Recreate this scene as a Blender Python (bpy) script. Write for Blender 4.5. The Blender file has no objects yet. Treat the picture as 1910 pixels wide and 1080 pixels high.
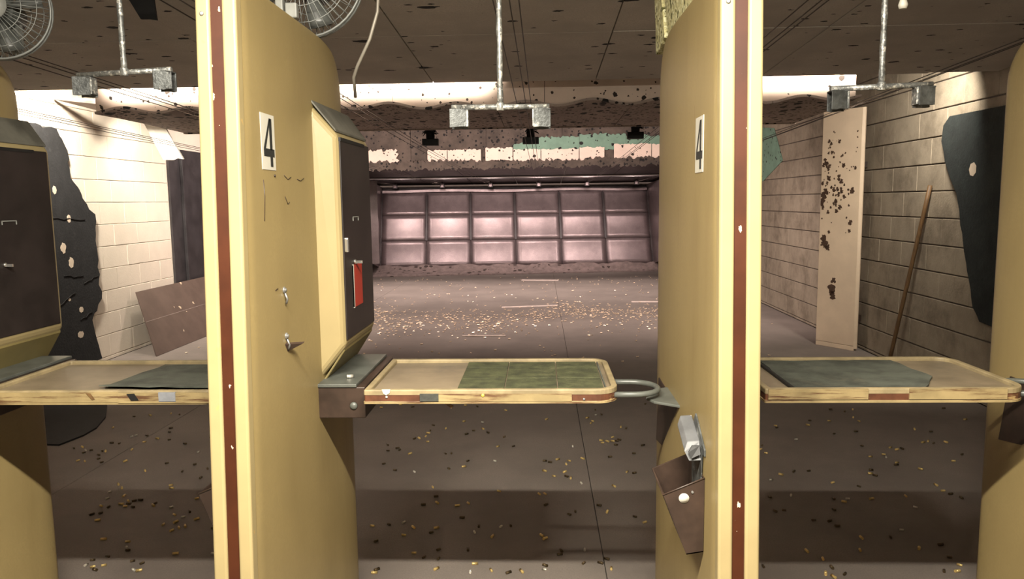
import bpy, bmesh, math, random
from mathutils import Vector, Matrix, noise

# ------------------------------------------------------------------ camera, world, light, exposure
SC = bpy.context.scene
COL = SC.collection
F, CX, CY = 1400.0, 955.0, 540.0            # focal length and centre for a 1910 x 1080 frame
EYE = 1.6
aY = Vector((1008 - CX, 375 - CY, F)).normalized()          # range axis seen in the camera frame (right, down, forward)
_v = F * F / (-((1008 - CX) * 0.013 + (375 - CY)))
aZ = -Vector((0.013 * _v, _v, F)).normalized()
aX = aY.cross(aZ)
if aX.x < 0: aX = -aX
cam_d = bpy.data.cameras.new('camera')
cam = bpy.data.objects.new('camera', cam_d); COL.objects.link(cam)
cam_d.sensor_width = 36.0; cam_d.lens = F / 1910 * 36.0; cam_d.clip_start = 0.05; cam_d.clip_end = 100
right = Vector((aX[0], aY[0], aZ[0])); down = Vector((aX[1], aY[1], aZ[1])); fwd = Vector((aX[2], aY[2], aZ[2]))
m3 = Matrix((right, -down, -fwd)).transposed()
cam.matrix_world = Matrix.Translation((0, 0, EYE)) @ m3.to_4x4()
SC.camera = cam
W = bpy.data.worlds.new('world'); SC.world = W; W.use_nodes = True
W.node_tree.nodes['Background'].inputs[0].default_value = (0.5, 0.45, 0.42, 1)
W.node_tree.nodes['Background'].inputs[1].default_value = 0.02
SC.view_settings.view_transform = 'Standard'; SC.view_settings.look = 'None'
SC.view_settings.gamma = 1; SC.view_settings.exposure = 0.0; SC.view_settings.use_curve_mapping = False

P_BOOTH = 145        # fluorescent battens over the stalls (each)
P_GAP = 33          # battens above the first baffle, per metre
P_SIDE = 75         # floods beside the second baffle
P_MID = 78          # floods behind the second baffle (each)
P_REAR = 62         # floods behind the third baffle (each)
P_TRAP = 12         # lamps under the trap hood (each)

def area(name, loc, sx, sy, power, color, aim, parent, spread=180):
    L = bpy.data.lights.new(name, 'AREA'); L.shape = 'RECTANGLE'; L.size = sx; L.size_y = sy
    L.energy = power; L.color = color; L.spread = math.radians(spread)
    o = bpy.data.objects.new(name, L); COL.objects.link(o)
    o.location = Vector(loc) - (parent.location if parent else Vector())
    d = (Vector(aim) - Vector(loc)).normalized()
    o.rotation_euler = d.to_track_quat('-Z', 'Y').to_euler()
    if parent: o.parent = parent
    return o

random.seed(7)
PI = math.pi
R = random.uniform

# ------------------------------------------------------------------ materials
def mat(name, c, rough=.6, metal=0, var=.12, vs=6.0, c2=None, mix=None, spots=None, bump=0, bs=60.0, stretch=None, emit=None, fine=0.0, spec=.5):
    """c base colour; var brightness mottling at scale vs; c2+mix=(scale, lo, hi) worn second colour;
    spots = list of (scale, radius, colour, stretch) dark or light marks"""
    m = bpy.data.materials.new(name); m.use_nodes = True
    nt = m.node_tree; N = nt.nodes; Lk = nt.links
    b = N['Principled BSDF']; b.inputs['Roughness'].default_value = rough; b.inputs['Metallic'].default_value = metal
    b.inputs['Specular IOR Level'].default_value = spec
    if emit:
        b.inputs['Emission Color'].default_value = (*emit[0], 1); b.inputs['Emission Strength'].default_value = emit[1]
    geo = N.new('ShaderNodeNewGeometry'); pos = geo.outputs['Position']
    def mapped(st):
        if not st: return pos
        mp = N.new('ShaderNodeMapping'); mp.inputs['Scale'].default_value = st; Lk.new(pos, mp.inputs[0]); return mp.outputs[0]
    def noise_n(s, det=5, st=None, rgh=.6):
        n = N.new('ShaderNodeTexNoise'); n.inputs['Scale'].default_value = s; n.inputs['Detail'].default_value = det
        n.inputs['Roughness'].default_value = rgh; Lk.new(mapped(st), n.inputs['Vector']); return n.outputs[0]
    def ramp(src, lo, hi):
        r = N.new('ShaderNodeMapRange'); r.inputs[1].default_value = lo; r.inputs[2].default_value = hi
        r.interpolation_type = 'SMOOTHSTEP'; Lk.new(src, r.inputs[0]); return r.outputs[0]
    def mixc(fac, A, B):
        x = N.new('ShaderNodeMix'); x.data_type = 'RGBA'; Lk.new(fac, x.inputs[0])
        for s, v in ((6, A), (7, B)):
            if isinstance(v, tuple): x.inputs[s].default_value = (*v, 1)
            else: Lk.new(v, x.inputs[s])
        return x.outputs[2]
    lo = tuple(max(0, k * (1 - var)) for k in c); hi = tuple(min(1, k * (1 + var)) for k in c)
    col = mixc(ramp(noise_n(vs, 6, stretch), .3, .7), lo, hi)
    if fine:
        col = mixc(ramp(noise_n(140, 3), .3, .75), col, tuple(k * (1 - fine) for k in c))
    if c2: col = mixc(ramp(noise_n(mix[0], 8, mix[3] if len(mix) > 3 else None, .7), mix[1], mix[2]), col, c2)
    for sp in spots or []:
        v = N.new('ShaderNodeTexVoronoi'); v.inputs['Scale'].default_value = sp[0]; v.inputs['Randomness'].default_value = 1
        # distort so that the marks are ragged
        nz = N.new('ShaderNodeTexNoise'); nz.inputs['Scale'].default_value = sp[0] * 4; Lk.new(mapped(sp[3] if len(sp) > 3 else None), nz.inputs['Vector'])
        ad = N.new('ShaderNodeVectorMath'); ad.operation = 'MULTIPLY_ADD'; ad.inputs[1].default_value = (.35 / sp[0],) * 3
        Lk.new(nz.outputs[1], ad.inputs[0]); Lk.new(mapped(sp[3] if len(sp) > 3 else None), ad.inputs[2]); Lk.new(ad.outputs[0], v.inputs['Vector'])
        # random radius per cell: most cells have none
        sepc = N.new('ShaderNodeSeparateColor'); Lk.new(v.outputs['Color'], sepc.inputs[0])
        pw = N.new('ShaderNodeMath'); pw.operation = 'POWER'; Lk.new(sepc.outputs[0], pw.inputs[0]); pw.inputs[1].default_value = 3
        mu = N.new('ShaderNodeMath'); mu.operation = 'MULTIPLY'; Lk.new(pw.outputs[0], mu.inputs[0]); mu.inputs[1].default_value = sp[1]
        lt = N.new('ShaderNodeMath'); lt.operation = 'LESS_THAN'; Lk.new(v.outputs['Distance'], lt.inputs[0]); Lk.new(mu.outputs[0], lt.inputs[1])
        col = mixc(lt.outputs[0], col, sp[2])
    Lk.new(col, b.inputs['Base Color'])
    if bump:
        bp = N.new('ShaderNodeBump'); bp.inputs['Strength'].default_value = bump; bp.inputs['Distance'].default_value = .004
        Lk.new(noise_n(bs, 4), bp.inputs['Height']); Lk.new(bp.outputs[0], b.inputs['Normal'])
    return m

BLK = (.008, .007, .006)
M = {}
M['yellow'] = mat('mustard_paint', (.262, .198, .085), .42, var=.10, vs=3, fine=.05, c2=(.20, .145, .058), mix=(2.2, .45, .90, (3, 3, .6)), spots=[(9, .10, (.2, .13, .05), (1, 1, .45))], bump=.05, bs=90)
M['rim'] = mat('grubby_cream_rim', (.24, .19, .105), .45, var=.25, vs=14, c2=(.16, .12, .075), mix=(10, .5, .8))
M['cream'] = mat('cream_edge_trim', (.285, .226, .110), .38, var=.06, vs=5, spots=[(14, .10, (.38, .26, .1), None)])
M['brownstrip'] = mat('brown_groove_strip', (.042, .011, .0035), .5, spec=.25, var=.2, vs=8, spots=[(50, .22, (.5, .42, .3), (1, 1, .5))])
M['console'] = mat('console_mustard', (.285, .226, .110), .4, var=.06, vs=3, bump=.05)
M['consolecap'] = mat('console_sooty_edge', (.095, .092, .075), .5, var=.4, vs=7)
M['door'] = mat('dark_brown_door', (.015, .011, .010), .42, var=.4, vs=6)
M['olive'] = mat('olive_lower_panel', (.17, .135, .05), .5, var=.15, vs=6)
M['black'] = mat('black_gap', (.006, .006, .006), .6)
M['brownsteel'] = mat('brown_painted_steel', (.030, .018, .0125), .45, var=.3, vs=12, c2=(.05, .028, .016), mix=(6, .55, .8))
M['teal'] = mat('grey_green_plate', (.075, .080, .070), .4, var=.25, vs=9)
M['steel'] = mat('dull_steel', (.30, .30, .29), .38, .7, var=.3, vs=14)
M['galv'] = mat('galvanised_grey', (.22, .225, .215), .42, .5, var=.5, vs=40, c2=(.75, .73, .66), mix=(70, .52, .62), bump=.5, bs=120)
M['galvdark'] = mat('dark_galvanised', (.085, .09, .088), .45, .45, var=.5, vs=25, c2=(.42, .42, .40), mix=(20, .58, .72), bump=.5, bs=100)
M['sleeve'] = mat('grey_steel_sleeve', (.085, .087, .09), .5, .1, var=.2, vs=20, spots=[(40, .3, (.6, .58, .5), None)])
M['chrome'] = mat('bright_metal', (.75, .73, .68), .2, .9, var=.05)
M['red'] = mat('red_label', (.42, .035, .018), .5, var=.1)
M['white'] = mat('white_sticker', (.50, .48, .41), .5, var=.05)
M['ink'] = mat('black_ink', (.012, .014, .014), .5)
M['tan'] = mat('worn_tan_tray', (.165, .13, .085), .45, var=.22, vs=8, c2=(.095, .08, .06), mix=(5, .5, .75))
M['mat'] = mat('olive_gridded_mat', (.042, .046, .018), .8, var=.45, vs=18, c2=(.095, .088, .045), mix=(9, .52, .75), bump=.5, bs=150)
M['matgrey'] = mat('grey_green_rubber_mat', (.055, .060, .047), .8, var=.45, vs=10, c2=(.12, .108, .075), mix=(7, .55, .8), bump=.5, bs=150)
M['fascia'] = mat('worn_fascia', (.085, .032, .016), .45, var=.3, vs=20, c2=(.42, .30, .13), mix=(22, .56, .66, (.25, 1, 2.2)))
M['fasciacream'] = mat('cream_fascia', (.27, .207, .10), .45, var=.18, vs=12, c2=(.09, .042, .02), mix=(26, .47, .62, (.16, 1, 2.4)))
M['tapedark'] = mat('dark_grey_tape', (.05, .052, .045), .4, var=.2, vs=60)
M['tapeblue'] = mat('blue_grey_tape', (.22, .23, .25), .4, var=.1, vs=40)
M['yellowdot'] = mat('yellow_dot', (.7, .6, .08), .5)
M['wood'] = mat('brown_wood', (.11, .06, .022), .6, var=.3, vs=14, stretch=(6, 6, .8))
M['ceil'] = mat('dusty_ceiling_board', (.58, .53, .46), .85, var=.16, vs=2.5, fine=.15,
                spots=[(4, .24, BLK, (1.0, 2.0, 1)), (9, .26, BLK, (.9, 1.8, 1))])
M['face'] = mat('pale_pink_board', (.74, .60, .50), .8, var=.06, vs=4, spots=[(13, .34, (.03, .02, .015), None), (28, .33, (.05, .03, .02), None)])
M['under'] = mat('sooty_baffle_board', (.40, .32, .275), .85, var=.25, vs=3, fine=.2,
                 spots=[(15, .60, BLK, (1, .7, 1)), (34, .60, (.02, .015, .012), None)])
M['brownboard'] = mat('brown_speckled_board', (.078, .060, .047), .85, var=.35, vs=4, spots=[(24, .60, BLK, None), (11, .34, BLK, None)])
M['green'] = mat('faded_green_paint', (.16, .27, .20), .8, var=.12, vs=5, spots=[(12, .42, BLK, None), (22, .4, (.02, .03, .02), None)])
M['hood'] = mat('dark_trap_hood', (.050, .038, .038), .5, .1, var=.4, vs=3, c2=(.09, .07, .07), mix=(4, .58, .8))
M['trap'] = mat('trap_plate_steel', (.22, .172, .172), .36, .5, var=.18, vs=5, fine=.3, c2=(.13, .10, .10), mix=(6, .56, .8), bump=.35, bs=50)
M['trapseam'] = mat('trap_strap', (.032, .025, .025), .5, .2, var=.2)
M['berm'] = mat('lead_and_dust_berm', (.25, .19, .175), .9, var=.3, vs=9, fine=.4, spots=[(9, .5, (.05, .035, .03), None)], bump=1, bs=40)
M['floor'] = mat('dusty_concrete_floor', (.20, .172, .15), .75, spec=.25, var=.16, vs=1.6, fine=.18, c2=(.145, .125, .11), mix=(.9, .45, .75), bump=.12, bs=80)
M['joint'] = mat('dark_joint', (.05, .042, .038), .9)
M['blockR'] = mat('stained_block', (.30, .255, .188), .85, var=.12, vs=7, fine=.15, c2=(.13, .104, .072), mix=(2.6, .40, .76), spots=[(24, .25, (.2, .15, .1), None)], bump=.6, bs=50)
M['blockL'] = mat('white_painted_block', (.70, .62, .51), .8, var=.05, vs=6, fine=.06, c2=(.50, .43, .34), mix=(1.6, .60, .95), spots=[(9, .13, (.2, .16, .13), None)], bump=.5, bs=50)
M['mortar'] = mat('mortar', (.10, .08, .065), .95)
M['mortarL'] = mat('painted_mortar', (.58, .51, .41), .95)
M['foam'] = mat('charcoal_foam', (.013, .013, .0135), .95, var=.4, vs=9, fine=.4, c2=(.026, .026, .026), mix=(12, .55, .75), bump=1, bs=45)
M['foamR'] = mat('dark_green_foam', (.013, .019, .018), .95, var=.5, vs=7, fine=.3, c2=(.032, .038, .032), mix=(9, .58, .8), bump=1, bs=45)
M['foamY'] = mat('yellowed_foam', (.52, .48, .24), .95, var=.3, vs=40, fine=.3, spots=[(60, 1.1, (.09, .085, .02), None), (90, 1.1, (.7, .68, .42), None)], bump=1, bs=90)
M['patch'] = mat('bare_wall_patch', (.62, .52, .40), .85, var=.1)
M['darkplate'] = mat('dark_steel_cladding', (.040, .036, .038), .45, .2, var=.3, vs=4, c2=(.20, .16, .13), mix=(5, .70, .80))
M['cream_plate'] = mat('cream_deflector_paint', (.60, .48, .35), .55, var=.06, vs=4)
M['chip'] = mat('rusty_chip', (.055, .028, .015), .8, var=.4, vs=60)
M['brownsheet'] = mat('brown_sheet', (.105, .075, .06), .5, var=.12, vs=5, spots=[(7, .16, (.5, .4, .28), None)])
M['whiteboard'] = mat('white_torn_board', (.78, .74, .66), .8, var=.05)
M['greyboard'] = mat('grey_torn_board', (.26, .21, .18), .85, var=.2)
M['blackrag'] = mat('black_rubber', (.0045, .0045, .005), .75, var=.4, vs=10)
M['cable'] = mat('grey_cable', (.33, .30, .25), .5, .3)
M['cabledark'] = mat('dark_steel_cable', (.07, .055, .045), .5, .4)
M['brass'] = mat('brass_casing', (.80, .60, .24), .30, .55, var=.2, vs=90)
M['tarnish'] = mat('tarnished_casing', (.10, .07, .035), .4, .6, var=.3, vs=90)
M['nickel'] = mat('silver_casing', (.70, .67, .58), .3, .55, var=.2, vs=90)
M['litter'] = mat('glint_casings', (.74, .58, .42), .35, .4, var=.3, vs=30)  # pale pinkish glints of the far brass put into the base colour
M['tube'] = mat('lamp_tube', (.9, .9, .88), .4, emit=((1, .96, .88), 6))
M['housing'] = mat('lamp_housing', (.55, .54, .50), .5)
M['concrete'] = mat('plain_concrete', (.28, .24, .21), .9, var=.15, vs=2)
M['fan'] = mat('grey_fan_wire', (.20, .21, .20), .45, .3, var=.2)
M['fanmotor'] = mat('fan_motor', (.060, .066, .060), .5, var=.2)
M['fanblade'] = mat('fan_blade', (.09, .095, .09), .35)
M['plastic'] = mat('grey_plastic', (.24, .245, .225), .5, var=.15, vs=20)
M['dust'] = mat('white_lath', (.62, .52, .46), .7)

# ------------------------------------------------------------------ mesh helpers
class MB:
    """collects geometry in world coordinates; build() links it as ONE mesh object"""
    def __init__(s): s.v = []; s.f = []; s.sm = []
    def add(s, vs, fs, smooth=False):
        o = len(s.v); s.v += [Vector(p) for p in vs]
        for f in fs: s.f.append([i + o for i in f]); s.sm.append(smooth)
        return s
    def box(s, x0, x1, y0, y1, z0, z1):
        return s.add([(x0, y0, z0), (x1, y0, z0), (x1, y1, z0), (x0, y1, z0), (x0, y0, z1), (x1, y0, z1), (x1, y1, z1), (x0, y1, z1)],
                     [(3, 2, 1, 0), (4, 5, 6, 7), (0, 1, 5, 4), (1, 2, 6, 5), (2, 3, 7, 6), (3, 0, 4, 7)])
    def hexa(s, pts):       # 8 points: bottom ring 4, top ring 4
        return s.add(pts, [(3, 2, 1, 0), (4, 5, 6, 7), (0, 1, 5, 4), (1, 2, 6, 5), (2, 3, 7, 6), (3, 0, 4, 7)])
    def prism(s, ring, off):  # closed planar ring extruded by vector off
        n = len(ring); off = Vector(off); a = [Vector(p) for p in ring]
        s.add(a + [p + off for p in a], [list(range(n))[::-1], list(range(n, 2 * n))] + [(i, (i + 1) % n, n + (i + 1) % n, n + i) for i in range(n)])
        return s
    def loft(s, rings, cap=True, closed=True, smooth=False):
        n = len(rings[0]); vs = [p for r in rings for p in r]; fs = []
        for k in range(len(rings) - 1):
            for i in range(n if closed else n - 1):
                j = (i + 1) % n
                fs.append((k * n + i, k * n + j, (k + 1) * n + j, (k + 1) * n + i))
        o = len(s.f); s.add(vs, fs, smooth)
        if cap:
            b = len(s.v) - len(vs)
            s.f.append([b + i for i in range(n)][::-1]); s.sm.append(False)
            s.f.append([b + (len(rings) - 1) * n + i for i in range(n)]); s.sm.append(False)
        return s
    def tube(s, pts, r, n=8, closed=False, cap=True):
        P = [Vector(p) for p in pts]; rings = []; m = len(P)
        up = None
        for i in range(m):
            a = P[(i - 1) % m] if (closed or i > 0) else P[i]
            b = P[(i + 1) % m] if (closed or i < m - 1) else P[i]
            t = (b - a).normalized()
            if up is None: up = t.orthogonal().normalized()
            else: up = (up - t * up.dot(t)).normalized() if (up - t * up.dot(t)).length > 1e-6 else t.orthogonal().normalized()
            w = t.cross(up); rr = r[i] if isinstance(r, (list, tuple)) else r
            rings.append([P[i] + (up * math.cos(q) + w * math.sin(q)) * rr for q in (2 * PI * k / n for k in range(n))])
        if closed: rings.append(rings[0]); cap = False
        return s.loft(rings, cap, True, True)
    def lathe(s, c, axis, prof, n=16):   # prof: list of (distance along axis, radius)
        c = Vector(c); t = Vector(axis).normalized(); u = t.orthogonal().normalized(); w = t.cross(u)
        return s.loft([[c + t * d + (u * math.cos(q) + w * math.sin(q)) * max(r, 1e-5) for q in (2 * PI * k / n for k in range(n))] for d, r in prof], True, True, True)
    def sphere(s, c, r, n=8): return s.lathe(c, (0, 0, 1), [(-r * math.cos(PI * k / n), r * math.sin(PI * k / n)) for k in range(n + 1)], n)
    def bbox(s):
        return [min(p[i] for p in s.v) for i in range(3)], [max(p[i] for p in s.v) for i in range(3)]
    def mesh(s, name, origin, m):
        me = bpy.data.meshes.new(name); me.from_pydata([p - origin for p in s.v], [], s.f)
        me.polygons.foreach_set('use_smooth', s.sm)
        bm = bmesh.new(); bm.from_mesh(me); bmesh.ops.recalc_face_normals(bm, faces=bm.faces); bm.to_mesh(me); bm.free()
        me.materials.append(M[m]); me.update()
        return me
    def build(s, name, m, parent=None, bevel=0, seg=2, label=None):
        if parent is None:
            lo, hi = s.bbox(); org = Vector(((lo[0] + hi[0]) / 2, (lo[1] + hi[1]) / 2, lo[2]))
        else: org = wloc(parent)
        me = s.mesh(name, org, m)
        o = bpy.data.objects.new(name, me); COL.objects.link(o)
        if parent is None: o.location = org
        else: o.parent = parent
        if bevel:
            b = o.modifiers.new('bevel', 'BEVEL'); b.width = bevel; b.segments = seg; b.limit_method = 'ANGLE'; b.angle_limit = .6
            b.harden_normals = False
        if label: o['label'] = label
        return o
def wloc(o):
    v = Vector()
    while o: v += o.location; o = o.parent
    return v
def tag(o, label, cat, group=None, kind=None):
    o['label'] = label; o['category'] = cat
    if group: o['group'] = group
    if kind: o['kind'] = kind
    return o
def thing(name, loc, label, cat, group=None):
    o = bpy.data.objects.new(name, None); COL.objects.link(o); o.location = loc; o.empty_display_size = .1
    return tag(o, label, cat, group)
def struct(o, label=None):
    o['kind'] = 'structure'
    if label: o['label'] = label
    return o
def copy_tree(o, parent=None, off=None):
    c = o.copy(); COL.objects.link(c); c.parent = parent
    if off is not None: c.location = o.location + Vector(off)
    for ch in list(o.children): copy_tree(ch, c)
    return c
def ragged(pts, step=.05, amp=.02, seed=0, edges=None):
    """resample a closed 2D outline with irregular edges (edges = indices of the sides that are torn)"""
    rnd = random.Random(seed); out = []
    n = len(pts)
    for i in range(n):
        a = Vector(pts[i]); b = Vector(pts[(i + 1) % n]); out.append(a)
        if edges is not None and i not in edges: continue
        L = (b - a).length; k = max(1, int(L / step)); t = (b - a) / max(L, 1e-6); nn = Vector((-t.y, t.x))
        for j in range(1, k): out.append(a + (b - a) * ((j + rnd.uniform(-.3, .3)) / k) + nn * rnd.uniform(-amp, amp))
    return out

# ------------------------------------------------------------------ the setting
XL, XR, YB, YE, ZC = -4.55, 3.38, -2.4, 18.6, 3.25
fl = struct(MB().box(XL - .1, XR + .1, YB, YE, -.12, -.012).build('floor', 'joint'), 'dusty brown concrete floor of the range')
xs = [XL, -2.75, .27, XR]; ys = [YB, .5, 6.0, 12.0, YE]
for i in range(3):
    for j in range(4):
        MB().box(xs[i] + .0022, xs[i + 1] - .0022, ys[j] + .0022, ys[j + 1] - .0022, -.012, 0).build('floor_slab', 'floor', fl)
wl = struct(MB().box(XL - .25, XL - .012, YB, YE, 0, ZC).build('wall_left', 'mortarL'), 'white painted block wall')
wr = struct(MB().box(XR + .012, XR + .25, YB, YE, 0, ZC).build('wall_right', 'mortar'), 'stained bare block wall')
struct(MB().box(XL - .25, XR + .25, YE, YE + .2, 0, ZC).build('wall_end', 'concrete'), 'concrete wall behind the bullet trap')
struct(MB().box(XL - .25, XR + .25, YB - .2, YB, 0, ZC).build('wall_back', 'concrete'), 'concrete wall behind the stalls')
# block courses, one object per block
CH, BL = .2295, .46
def blocks(wall, x0, x1, ya, yb, z0, m, gz, gy, e):
    protos = {}
    def proto(L, H):
        k = (round(L, 3), round(H, 3))
        if k not in protos:
            me = MB()
            c, d = L / 2 - gy, H / 2 - gz
            s_ = 1 if x1 > x0 else -1      # x1 is the face towards the room
            ring = lambda yy, zz, x: [(x, -yy, -zz), (x, yy, -zz), (x, yy, zz), (x, -yy, zz)]
            me.loft([ring(c, d, x0 - x1), ring(c, d, -s_ * e), ring(c - e, d - e, 0)], True)
            protos[k] = me.mesh('block', Vector(), m)
        return protos[k]
    z = z0; r = 0; wz = wloc(wall)
    while z < ZC - .05:
        lo, hi = max(z, 0), min(z + CH, ZC)
        y = ya - (BL / 2 if r % 2 else 0)
        while y < yb - .02:
            a, b = max(y, ya), min(y + BL, yb)
            if b - a > .05 and hi - lo > .03:
                o = bpy.data.objects.new('block', proto(b - a, hi - lo)); COL.objects.link(o); o.parent = wall
                o.location = Vector((x1 + R(-.0015, .0015), (a + b) / 2, (lo + hi) / 2)) - wz
            y += BL
        z += CH; r += 1
blocks(wr, XR + .012, XR, 5.1, 12.3, .493 - 3 * CH + 0.0, 'blockR', .005, .0012, .004)
blocks(wl, XL - .012, XL, 5.1, 9.08, .957 - 5 * CH, 'blockL', .0025, .0012, .003)
# wall surfaces nearer and farther than the blocks that can be told apart
MB().box(XL - .012, XL, YB, 5.095, 0, ZC).build('wall_face', 'blockL', wl)
MB().box(XL - .012, XL, 9.085, YE, 0, ZC).build('wall_face', 'blockL', wl)
MB().box(XR, XR + .012, YB, 5.095, 0, ZC).build('wall_face', 'blockR', wr)
MB().box(XR, XR + .012, 12.305, YE, 0, ZC).build('wall_face', 'blockR', wr)
# ceiling: an upper slab, and the sloping boarded soffit over stalls and first metres of range
ce = struct(MB().box(XL - .25, XR + .25, YB, YE, ZC, ZC + .15).build('ceiling', 'concrete'), 'concrete ceiling slab above the baffles')
zc = lambda y: 2.5 + .0437 * (5.79 - y)
cx = [XL + .01, -3.24, -2.02, -.80, .42, 1.64, 2.86, XR - .01]; cy = [YB + .01, -.3, 2.05, 4.45, 5.79]
sof = thing('soffit', (-.6, 5.79, 2.5), 'dusty grey brown boarded soffit pocked with black marks above the stalls', 'ceiling board')
for i in range(len(cx) - 1):
    for j in range(len(cy) - 1):
        x0, x1, y0, y1 = cx[i] + .004, cx[i + 1] - .004, cy[j] + .003, cy[j + 1] - (.003 if j < 3 else 0)
        dz = R(-.004, .004)
        MB().hexa([(x0, y0, zc(y0) + dz), (x1, y0, zc(y0) + dz), (x1, y1, zc(y1) + dz), (x0, y1, zc(y1) + dz),
                   (x0, y0, zc(y0) + .04), (x1, y0, zc(y0) + .04), (x1, y1, zc(y1) + .04), (x0, y1, zc(y1) + .04)]).build('ceiling_board', 'ceil', sof)
MB().hexa([(XL + .01, YB + .01, zc(YB) + .042), (XR - .01, YB + .01, zc(YB) + .042), (XR - .01, 5.78, 2.542), (XL + .01, 5.78, 2.542),
           (XL + .01, YB + .01, zc(YB) + .062), (XR - .01, YB + .01, zc(YB) + .062), (XR - .01, 5.78, 2.562), (XL + .01, 5.78, 2.562)]).build('backing', 'black', sof)

# ------------------------------------------------------------------ second baffle: pale lit face, wavy sooty underside
b2 = thing('ceiling_baffle', (-.5, 6.9, 2.36), 'ceiling baffle with bright pale front boards and a wavy sooty underside', 'baffle')
X2a, X2b = -3.62, 2.52
wave = lambda x: .022 * math.cos((x + 1.207) * 2 * PI / .545) + .006 * math.sin(x * 3.1)
k = 0; x = X2a
while x < X2b - .05:
    x1 = min(x + 1.22, X2b)
    n = 24; rg = [(x + .002 + (x1 - x - .004) * i / n, 6.125, 2.372 + wave(x + (x1 - x) * i / n)) for i in range(n + 1)]
    MB().prism(rg + [(x1 - .002, 6.125, 2.98), (x + .002, 6.125, 2.98)], (0, .03, 0)).build('face_board', 'face', b2); x = x1; k += 1
x = X2a; nb = 0
while x < X2b - .05:
    x1 = min(x + 1.09, X2b); n = 24; top = []; bot = []
    mb = MB()
    rings = []
    for yy in (6.10, 6.2, 6.45, 6.8, 7.2, 7.68):
        f = max(0, 1 - (yy - 6.10) / .5); zb = 2.362 - .018 * (yy - 6.1)
        row = [(x + .003 + (x1 - x - .006) * i / n, yy, zb + wave(x + (x1 - x) * i / n) * f) for i in range(n + 1)]
        rings.append(row + [(p[0], p[1], p[2] + .02) for p in row[::-1]])
    mb.loft(rings, True); mb.build('underside_board', 'under', b2); x = x1; nb += 1
MB().box(X2a, X2b, 7.63, 7.68, 2.325, 2.37).build('rear_batten', 'under', b2)
MB().box(X2a, X2b, 7.70, 7.73, 2.37, 2.98).build('rear_board', 'brownboard', b2)
for xx in (X2a + .1, -.5, X2b - .15): MB().box(xx, xx + .05, 6.2, 7.6, 2.95, ZC).build('hanger', 'concrete', b2)

# third baffle: speckled brown boards, green boards, pale torn boards, ragged lower edge
b3 = thing('ceiling_baffle', (-.5, 12.0, 2.2), 'farther ceiling baffle of speckled brown, faded green and torn pale boards', 'baffle')
b3.name = 'ceiling_baffle'
def board3(x0, x1, z0, z1, y0, y1, m, name, tears=(), amp=.02, seed=1):
    r = ragged([(x0, z0), (x1, z0), (x1, z1), (x0, z1)], .028, amp, seed, tears)
    MB().prism([(p.x, y0, p.y) for p in r], (0, y1 - y0, 0)).build(name, m, b3)
x = -4.45; s = 0
while x < 3.3:
    x1 = min(x + 1.2, 3.32); board3(x + .003, x1 - .003, 2.2, 3.2, 12.03, 12.06, 'brownboard', 'brown_board', (), 0, s); x = x1; s += 1
gx = [-.42, -.05, .62, 1.35, 2.1, 2.9, 3.3]; gz = [2.50, 2.60, 2.63, 2.60, 2.66, 2.62]
for i in range(6): board3(gx[i], gx[i + 1] - .004, 2.38, gz[i], 12.005, 12.027, 'green', 'green_board', (0, 2), .02, 20 + i)
px_ = [-3.2, -2.62, -2.28]
board3(-3.2, -2.26, 2.21, 2.43, 11.99, 12.02, 'face', 'pale_board', (0, 1, 2), .03, 40)
pw = [-1.78, -1.46, -.92, -.86, -.42, .02, .62, 1.02, 1.16, 1.75, 2.3, 3.2]; pt = [2.42, 2.42, 2.43, 2.44, 2.41, 2.41, 2.43, 2.40, 2.47, 2.46, 2.45]
for i in range(len(pw) - 1):
    if i in (2, 7): continue
    board3(pw[i], pw[i + 1] - .012, 2.225 + R(-.015, .02), pt[i], 11.985, 12.003, 'face', 'pale_board', (0, 2), .014, 60 + i)
x = -3.6
for i in range(8):
    x1 = x + .86
    board3(x, x1 - .003, 2.13 + R(-.015, .015), 2.255 + R(-.02, .03), 11.96, 11.984, 'brownboard', 'torn_strip', (0, 2), .028, 80 + i); x = x1

# ------------------------------------------------------------------ bullet trap
tr = thing('bullet_trap', (-.5, 17.0, 0), 'wide bullet trap of overlapping mauve grey steel plates at the far end', 'bullet trap')
tx = [-3.62, -2.60, -1.585, -.555, .49, 1.52, 2.56]; tz = [1.84, 1.31, .74, .17]
ybase = lambda z: 17.75 - (1.84 - z) * .45
for c in range(6):
    for r in range(3):
        x0, x1 = tx[c] + .006, tx[c + 1] - .006; za, zb = tz[r], tz[r + 1] - .004
        rings = []
        for q in range(7):
            t = q / 6; z = za + (zb - za) * t; y = ybase(z) - .012 - .012 * t + .030 * math.sin(PI * t)
            row = []
            for i in range(9):
                u = i / 8; bow = -.010 * math.sin(u * PI) * (0.3 + .7 * t)
                row.append((x0 + (x1 - x0) * u, y - bow, z))
            rings.append(row + [(p[0], p[1] + .02, p[2]) for p in row[::-1]])
        MB().loft(rings, True, True, True).build('trap_plate', 'trap', tr)
for c in range(1, 6):
    MB().hexa([(tx[c] - .022, ybase(.74) - .03, .74), (tx[c] + .022, ybase(.74) - .03, .74), (tx[c] + .022, ybase(.74), .74), (tx[c] - .022, ybase(.74), .74),
               (tx[c] - .022, ybase(1.80) - .03, 1.80), (tx[c] + .022, ybase(1.80) - .03, 1.80), (tx[c] + .022, ybase(1.8), 1.80), (tx[c] - .022, ybase(1.8), 1.80)]).build('strap', 'trapseam', tr)
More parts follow.
